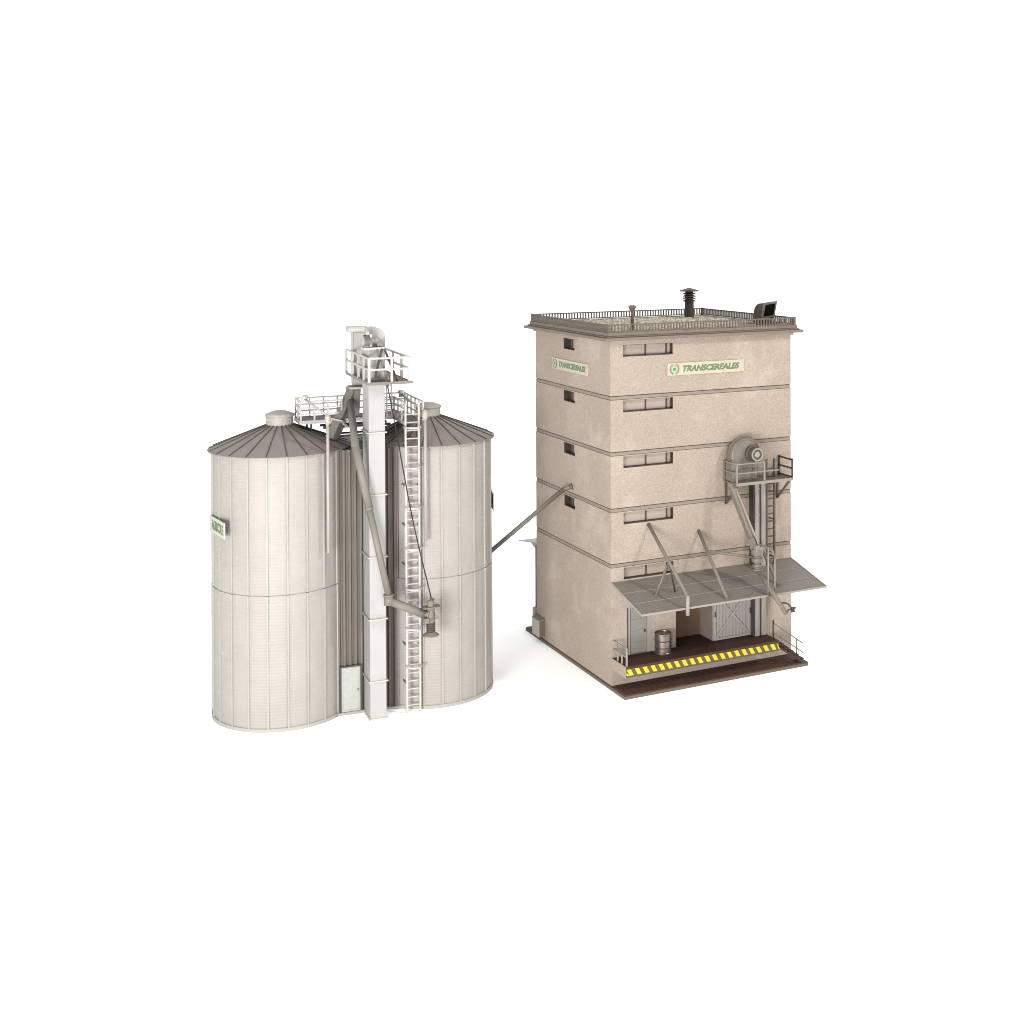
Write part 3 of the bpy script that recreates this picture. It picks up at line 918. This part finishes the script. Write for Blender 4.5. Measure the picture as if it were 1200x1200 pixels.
mb = MB().box(-1.46, -1.38, -2.60, -2.41, 0.14, 2.66).box(-0.34, -0.26, -2.60, -2.41, 0.14, 2.66).box(-1.38, -0.34, -2.60, -2.41, 2.58, 2.66)
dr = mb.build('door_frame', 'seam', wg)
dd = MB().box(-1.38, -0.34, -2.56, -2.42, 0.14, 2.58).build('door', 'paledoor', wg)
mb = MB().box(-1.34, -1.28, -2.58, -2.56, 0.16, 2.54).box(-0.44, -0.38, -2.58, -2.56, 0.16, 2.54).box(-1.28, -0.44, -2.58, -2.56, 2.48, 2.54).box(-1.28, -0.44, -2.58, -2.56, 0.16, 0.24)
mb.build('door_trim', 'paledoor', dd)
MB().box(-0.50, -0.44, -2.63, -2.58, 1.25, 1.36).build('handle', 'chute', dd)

# ------------------------------------------------------------------ elevator tower
EX0, EX1, EY0, EY1 = -0.12, 0.76, -4.12, -2.52
el = thing('bucket_elevator', 'tall pale square elevator tower with collars and railed top platform', 'elevator', (0.3, -3.3, 0), True)
MB().box(EX0, EX1, EY0, EY1, 0.0, 20.15).build('casing', 'tower', el, bevel=0.02)
for k in range(6):
    z = 2.13 + k * 3.37
    if z > 18:
        continue
    MB().box(EX0 - 0.09, EX1 + 0.09, EY0 - 0.09, EY1 - 0.01, z - 0.035, z + 0.035).build('collar', 'white', el)
MB().box(EX0 - 0.03, EX1 + 0.05, EY0 - 0.05, EY1 - 0.02, 0.0, 0.13).build('foot', 'white', el)
lg = MB().box(-0.15, 0.62, -0.30, 0.30, 17.72, 20.78).build('return_leg', 'tower', el, bevel=0.02)
MB().box(-0.26, -0.16, -0.34, -0.18, 17.9, 20.78).build('edge_channel', 'tower', lg)
MB().box(-0.44, 0.73, -0.45, 0.55, 20.78, 21.10).build('leg_cap', 'white', lg, bevel=0.10)
MB().box(-0.46, 0.34, -0.75, 0.36, 17.62, 17.72).build('leg_flange', 'white', lg)
# rounded head over both legs
pf = [(0.0, -3.95, 20.15), (0.0, -3.95, 21.22)]
for k in range(8):
    t = k / 7 * math.pi / 2
    pf.append((0.36 + 0.5 * math.sin(t), -3.95, 20.72 + 0.55 * math.cos(t)))
pf.append((0.86, -3.95, 20.15))
MB().prism(pf, (0, 1.4, 0)).build('head', 'tower', el, bevel=0.04)
MB().lathe((0.28, 0, 20.42), [(0.30, -3.95), (0.30, -4.06), (0.22, -4.14), (0, -4.16)], 24, axis='y').build('pulley_cover', 'tower', el)
# motor deck on a trestle
md = MB().box(-0.5, 0.62, -4.75, -3.96, 20.17, 20.27).build('motor_deck', 'white', el)
mo = MB().lathe((0, -4.35, 20.62), [(0.0, -0.46), (0.26, -0.46), (0.28, -0.40), (0.28, -0.06), (0.2, -0.02), (0.12, 0.0), (0.12, 0.1), (0, 0.1)], 20, axis='x').build('motor', 'tower', el)
mb = MB()
for k in range(7):
    mb.lathe((0, -4.35, 20.62), [(0.28, -0.44 + k * 0.06), (0.33, -0.44 + k * 0.06), (0.33, -0.42 + k * 0.06), (0.28, -0.42 + k * 0.06)], 20, axis='x')
mb.build('cooling_fins', 'chute', mo)
MB().box(-0.42, -0.05, -4.55, -4.15, 20.272, 20.38).box(-0.32, -0.12, -4.45, -4.25, 20.9, 21.12).build('motor_mount', 'tower', mo, bevel=0.02)
gb = MB().box(-0.14, 0.0, -4.62, -4.1, 20.272, 21.0).build('gearbox', 'tower', el, bevel=0.05)
for zz in (20.42, 20.58, 20.74):
    MB().box(-0.10, -0.03, -4.632, -4.62, zz, zz + 0.07).build('bolt_plate', 'chute', gb)
MB().box(0.02, 0.62, -4.02, -3.96, 20.28, 20.34).build('belt_guard', 'chute', el)
MB().box(0.30, 0.56, -4.55, -4.2, 20.272, 20.52).build('bearing_block', 'tower', el, bevel=0.04)
MB().lathe((0.43, 0, 20.42), [(0.12, -4.55), (0.12, -4.60), (0, -4.60)], 12, axis='y').build('shaft_end', 'chute', el)
for a, b, y in (((0.48, 20.2), (0.05, 18.42), -4.72), ((0.22, 20.2), (0.85, 18.42), -4.70), ((0.62, 20.2), (1.32, 18.42), -4.66)):
    MB().bar((a[0], y, a[1]), (b[0], y, b[1]), 0.11, 0.11).build('trestle_leg', 'darkbar' if y != -4.70 else 'deck', el)
# top platform
DZ = 18.40
fx0, fx1, fy0, fy1 = -0.26, 1.95, -4.92, 1.2
pt = MB()
pt.box(fx0, fx1, fy0, EY0 - 0.02, DZ - 0.09, DZ).box(EX1 + 0.02, fx1, EY0 - 0.02, fy1, DZ - 0.09, DZ).box(fx0, EX1 + 0.02, -0.28, fy1, DZ - 0.09, DZ) if False else None
pt.box(fx0, fx1, fy0, EY0 - 0.02, DZ - 0.09, DZ)
pt.box(EX1 + 0.02, fx1, EY0 - 0.02, fy1, DZ - 0.09, DZ)
pt.box(fx0, EX1 + 0.02, EY1 + 0.02, -0.36, DZ - 0.09, DZ)
pf_ = pt.build('platform', 'deck', el)
MB().box(fx0 - 0.05, fx0, fy0 - 0.05, fy1, DZ - 0.12, DZ + 0.03).box(fx0, fx1 + 0.18, fy0 - 0.06, fy0, DZ - 0.12, DZ + 0.03).box(fx1, fx1 + 0.05, fy0, fy1, DZ - 0.12, DZ + 0.03).build('edge_strip', 'chute', pf_)
corner = [(fx0 + 0.0, fy1 - 0.05), (fx0 + 0.0, fy0 + 0.02), (fx1 - 0.04, fy0 + 0.02), (fx1 - 0.04, fy1 - 0.05)]
rails(pf_, corner, DZ, (1.30,), 'white', 0.10, 'top_rail')
rails(pf_, corner, DZ, (0.70,), 'white', 0.10, 'mid_rail')
posts = [(fx0, fy1 - 0.05), (fx0, -0.6), (fx0, -2.2), (fx0, -3.6), (fx0, fy0 + 0.02), (0.96, fy0 + 0.02), (fx1 - 0.04, fy0 + 0.02), (fx1 - 0.04, -3.2), (fx1 - 0.04, -1.2), (fx1 - 0.04, fy1 - 0.05)]
for (x, y) in posts:
    MB().box(x - 0.06, x + 0.06, y - 0.06, y + 0.06, DZ + 0.001, DZ + 1.34).build('post', 'white', pf_)
MB().tube((0.70, -4.85, DZ - 0.22), (0.82, -4.75, DZ - 0.02), 0.09, n=10).build('cable_pulley', 'seam', el)
# thin access ladder under the platform behind the tower
al = MB()
for x in (1.45, 1.72):
    al.box(x - 0.035, x + 0.035, -1.6, -1.53, 16.0, DZ)
for k in range(6):
    al.tube((1.45, -1.565, 16.2 + k * 0.4), (1.72, -1.565, 16.2 + k * 0.4), 0.025, n=6)
al.build('access_ladder', 'white', el)

# ------------------------------------------------------------------ chute and loading pipe
ct = thing('distribution_chute', 'square grey chute slanting from the elevator down to the left silo roof', 'chute', (-1.6, -1.2, 14.9), True)
c0, c1 = Vector((-0.08, -0.22, 17.62)), Vector((-1.62, -1.25, 14.92))
MB().bar(c0, c1, 0.50, 0.62, up=(-0.3, -0.5, 1)).build('duct', 'chute', ct, bevel=0.02)
mid = c0.lerp(c1, 0.66)
MB().bar(mid, mid + (c1 - c0).normalized() * 0.07, 0.86, 0.84, up=(-0.3, -0.5, 1)).build('flange', 'white', ct)
MB().prism([(-0.5, -0.62, 17.62), (0.2, -0.62, 17.62), (0.1, -0.62, 16.1), (-0.15, -0.62, 16.1)], (0, 0.9, 0)).build('hopper', 'chute', ct)

lp = thing('loading_pipe', 'long grey pipe slanting before the tower to a hanging loading head', 'pipe', (-0.3, -0.6, 6), True)
q0, q1, q2, q3 = Vector((-0.42, -0.75, 16.9)), Vector((-0.92, -4.45, 15.0)), Vector((0.73, -4.95, 6.85)), Vector((2.72, -5.15, 5.72))
MB().poly([q0, q0.lerp(q1, 0.5), q1, q1.lerp(q2, 0.03)], 0.215, 14).build('feed_pipe', 'chute', lp)
MB().tube(q1, q1.lerp(q2, 0.42), 0.215, 0.21, n=16).build('upper_pipe', 'chute', lp)
MB().tube(q1.lerp(q2, 0.40), q2, 0.18, 0.175, n=16).tube(q1.lerp(q2, 0.40), q1.lerp(q2, 0.415), 0.225, n=16).build('lower_pipe', 'chute', lp)
MB().tube(q2 + Vector((0, 0.05, 0.12)), q2 + Vector((-0.04, -0.05, -0.42)), 0.25, n=16).tube(q2 + Vector((0, 0.05, 0.16)), q2 + Vector((0, 0.05, 0.06)), 0.29, n=16).build('elbow', 'chute', lp)
MB().tube(q2 + Vector((0, 0, -0.18)), q3, 0.22, 0.23, n=16).build('arm', 'chute', lp)
hc = Vector((2.95, -5.2, 0))
hh = MB().lathe(hc, [(0.0, 6.12), (0.26, 6.12), (0.20, 5.98), (0.24, 5.62), (0.34, 5.55), (0.24, 5.42), (0.22, 5.30), (0, 5.30)], 20).build('loading_head', 'strut', lp)
mb = MB()
for k in range(5):
    z = 4.82 + k * 0.11
    mb.lathe(hc, [(0.19, z - 0.02), (0.25, z + 0.03), (0.25, z + 0.06), (0.19, z + 0.10)], 20)
mb.build('bellows', 'ladder', hh)
MB().lathe(hc, [(0.0, 4.80), (0.22, 4.80), (0.44, 4.64), (0.44, 4.60), (0.1, 4.52), (0, 4.52)], 24).build('flare', 'strut', hh)
mb = MB().box(hc.x - 0.48, hc.x + 0.50, hc.y - 0.28, hc.y + 0.28, 6.13, 6.18)
mb.build('head_plate', 'strut', hh)
mb = MB().box(hc.x - 0.42, hc.x - 0.18, hc.y - 0.3, hc.y + 0.3, 5.36, 5.62).prism([(hc.x + 0.16, hc.y - 0.25, 5.92), (hc.x + 0.42, hc.y - 0.25, 5.60), (hc.x + 0.42, hc.y - 0.25, 5.48), (hc.x + 0.16, hc.y - 0.25, 5.56)], (0, 0.5, 0))
mb.prism([(hc.x - 0.16, hc.y - 0.25, 5.98), (hc.x - 0.42, hc.y - 0.25, 5.82), (hc.x - 0.2, hc.y - 0.25, 5.66)], (0, 0.5, 0))
mb.build('side_wing', 'chute', hh)
MB().lathe(hc, [(0.19, 6.18), (0.19, 6.45), (0.12, 6.52), (0, 6.52)], 16).build('head_motor', 'strut', hh)
MB().bar((hc.x - 0.06, hc.y - 0.1, 6.2), (hc.x + 0.02, hc.y - 0.05, 6.68), 0.09).bar((hc.x, hc.y - 0.05, 6.6), (hc.x + 0.2, hc.y - 0.05, 6.55), 0.07).build('hook', 'seam', hh)

cb = thing('hoist_cable', 'thin black cable from the elevator platform to the hanging loading head', 'cable', (0.7, -4.85, 6.7), True)
k0, k1 = Vector((0.72, -4.85, DZ - 0.05)), Vector((2.95, -5.25, 6.66))
pp = []
for i in range(25):
    t = i / 24
    p = k0.lerp(k1, t)
    p.x += -0.10 * math.sin(math.pi * t) + 0.03 * math.sin(7 * t)
    pp.append(p)
MB().poly(pp, 0.032, 6).build('cable_line', 'cable', cb)

# ------------------------------------------------------------------ caged ladder
cl = thing('caged_ladder', 'white ladder with safety hoops up the front of the right silo', 'ladder', (2.3, -3.7, 0.1), True)
lx0, lx1, ly = 1.98, 2.72, -3.72
for x in (lx0, lx1):
    MB().box(x - 0.05, x + 0.05, ly - 0.05, ly + 0.05, 0.02, 17.05).build('stile', 'white', cl)
z = 0.42
while z < 16.6:
    MB().tube((lx0, ly, z), (lx1, ly, z), 0.04, n=6).build('rung', 'white', cl)
    z += 0.445
hz = [2.62, 4.72, 6.9, 9.1, 11.35, 13.55, 15.75]
for h in hz:
    pp = []
    for k in range(13):
        t = math.pi * k / 12
        pp.append(((lx0 + lx1) / 2 - 0.46 * math.cos(t), ly - 0.62 * math.sin(t), h))
    mb = MB()
    for a, b in zip(pp, pp[1:]):
        mb.bar(a, b, 0.05, 0.10)
    mb.build('hoop', 'white', cl)
for h in (1.6, 3.7, 5.9, 8.1, 10.3, 12.5):
    for x in (lx0, lx1):
        yw = -math.sqrt(RS ** 2 - (x - CX) ** 2)
        MB().bar((x, ly + 0.04, h), (x, yw + 0.0, h), 0.06).build('wall_bracket', 'chute', cl)

# ------------------------------------------------------------------ catwalk
cw = thing('catwalk', 'white railed walkway across the silo roofs behind the elevator tower', 'walkway', (0, 0, 16), True)
WZ = 16.0
ax0, ax1 = 2.02, 3.02
MB().box(-3.22, 3.10, -0.88, 0.88, WZ - 0.12, WZ).build('deck', 'deck', cw)
MB().box(ax0, ax1, -3.62, -0.88, WZ - 0.12, WZ).build('deck', 'deck', cw)
mb = MB()
for y in (-0.92, 0.92):
    mb.bar((-3.24, y, WZ - 0.07), (3.12, y, WZ - 0.07), 0.07, 0.2)
mb.bar((-3.24, -0.9, WZ - 0.07), (-3.24, 0.9, WZ - 0.07), 0.07, 0.2)
mb.bar((ax0, -3.62, WZ - 0.07), (ax0, -0.95, WZ - 0.07), 0.07, 0.2)
mb.bar((ax1, -3.62, WZ - 0.07), (ax1, -0.95, WZ - 0.07), 0.07, 0.2)
mb.build('edge_beam', 'tower', cw)
hs = (0.36, 0.72, 1.08)
for h in hs:
    mb = MB()
    mb.bar((-3.2, 0.88, WZ + h), (3.08, 0.88, WZ + h), 0.075)
    mb.bar((-3.2, -0.88, WZ + h), (-3.2, 0.88, WZ + h), 0.075)
    mb.bar((-3.2, -0.88, WZ + h), (-0.95, -0.88, WZ + h), 0.075)
    mb.bar((0.85, -0.88, WZ + h), (ax0, -0.88, WZ + h), 0.075)
    mb.bar((ax0, -0.88, WZ + h), (ax0, -3.55, WZ + h), 0.075)
    mb.bar((ax1, 0.88, WZ + h), (ax1, -3.55, WZ + h), 0.075)
    mb.build('rail', 'white', cw)
ps = [(-3.2, -0.88), (-3.2, 0.0), (-2.45, -0.88), (-1.7, -0.88), (-0.95, -0.88), (0.85, -0.88), (1.45, -0.88), (ax0, -0.88), (ax0, -1.8), (ax0, -2.7), (ax0, -3.55),
      (ax1, 0.0), (ax1, -0.88), (ax1, -1.8), (ax1, -2.7), (ax1, -3.55)] + [(-3.2 + k * 0.785, 0.88) for k in range(9)]
for (x, y) in ps:
    MB().box(x - 0.045, x + 0.045, y - 0.045, y + 0.045, WZ + 0.001, WZ + 1.12).build('post', 'white', cw)
mb = MB()
for (x, y) in ((-2.6, -0.7), (-2.6, 0.7), (-1.75, -0.8), (1.75, 0.7), (2.6, 0.7), (2.6, -0.7), (2.9, -2.6), (2.15, -2.6)):
    sx = -CX if x < 0 else CX
    dd_ = math.hypot(x - sx, y)
    zr = ZW + 0.065 + (RE - dd_) * (ZC + 0.06 - ZW - 0.065) / (RE - 0.6)
    mb.box(x - 0.05, x + 0.05, y - 0.05, y + 0.05, zr - 0.05, WZ - 0.12)
for y in (-0.5, 0.5):
    mb.box(-1.9, 1.9, y - 0.06, y + 0.06, WZ - 0.55, WZ - 0.42)
    mb.box(-1.9, 1.9, y - 0.06, y + 0.06, WZ - 1.05, WZ - 0.95)
mb.build('support', 'darkbar', cw)

# ------------------------------------------------------------------ overflow pipes with domed heads
def overflow(x0, xp, yp, zb, label):
    t = thing('breather_pipe', label, 'pipe', (xp, yp, zb), True, 'breather pipes hanging on the silo fronts')
    top = Vector((x0, -1.15, 17.28))
    elbow = Vector((xp, yp, 16.55))
    MB().poly([top, top.lerp(elbow, 0.5), elbow + Vector((0, 0.1, 0.06)), elbow + Vector((0, 0.0, -0.12)), elbow + Vector((0, 0, -0.5))], 0.06, 10).build('slant_pipe', 'white', t)
    MB().tube(elbow + Vector((0, 0, -0.2)), (xp, yp, zb), 0.085, n=12).build('down_pipe', 'silo_plain', t)
    MB().lathe((xp, yp, 0), [(0.085, 16.1), (0.16, 16.25), (0.16, 16.55), (0.1, 16.66), (0, 16.66)], 14).build('collar', 'silo_plain', t)
    MB().lathe((x0 + 0.02, -1.1, 0), [(0.0, 17.05), (0.14, 17.08), (0.14, 17.28), (0.20, 17.30), (0.20, 17.38), (0.13, 17.47), (0, 17.50)], 20).build('dome_head', 'white', t)
    return t
overflow(-3.02, -2.22, -3.58, 9.22, 'pale breather pipe with domed head hanging on the left silo front')
overflow(2.36, 3.03, -3.92, 9.42, 'pale breather pipe with domed head hanging right of the caged ladder')

# ------------------------------------------------------------------ signs on the silos
def silo_sign(cx, ang, l0, l1, z0, h, label, txt):
    a = R(ang)
    n_ = Vector((math.cos(a), math.sin(a), 0))
    xd = Vector((-math.sin(a), math.cos(a), 0))           # reading direction seen from outside is +xd
    c = Vector((cx, 0, 0)) + n_ * (RS + 0.08)
    t = thing('silo_sign', label, 'sign', (c.x, c.y, z0), True)
    p = [c + xd * l0 + Vector((0, 0, z0)), c + xd * l1 + Vector((0, 0, z0)), c + xd * l1 + Vector((0, 0, z0 + h)), c + xd * l0 + Vector((0, 0, z0 + h))]
    MB().prism(p, n_ * 0.07).build('board', 'signface2', t, bevel=0.01)
    if txt:
        o = c + xd * (l0 + 0.35) + n_ * 0.075 + Vector((0, 0, z0 + h * 0.20))
        place_text(txt, o, xd, (0, 0, 1), n_, 'dgreen', t, offset=0.03, extrude=0.004, fit=(l1 - l0 - 0.5, h * 0.62))
        place_text(txt, o + Vector((0, 0, 0.03)) + n_ * 0.005, xd, (0, 0, 1), n_, 'green', t, offset=0.0, extrude=0.004, fit=(l1 - l0 - 0.52, h * 0.56))
    return t
silo_sign(-CX, 191, -0.4, 2.08, 10.28, 0.86, 'white sign with thick green letters standing off the left silo edge', 'AGRICOLE')
silo_sign(CX, -12, -0.9, 0.9, 10.2, 0.95, 'thin sign seen edge-on at the right silo rim', '')
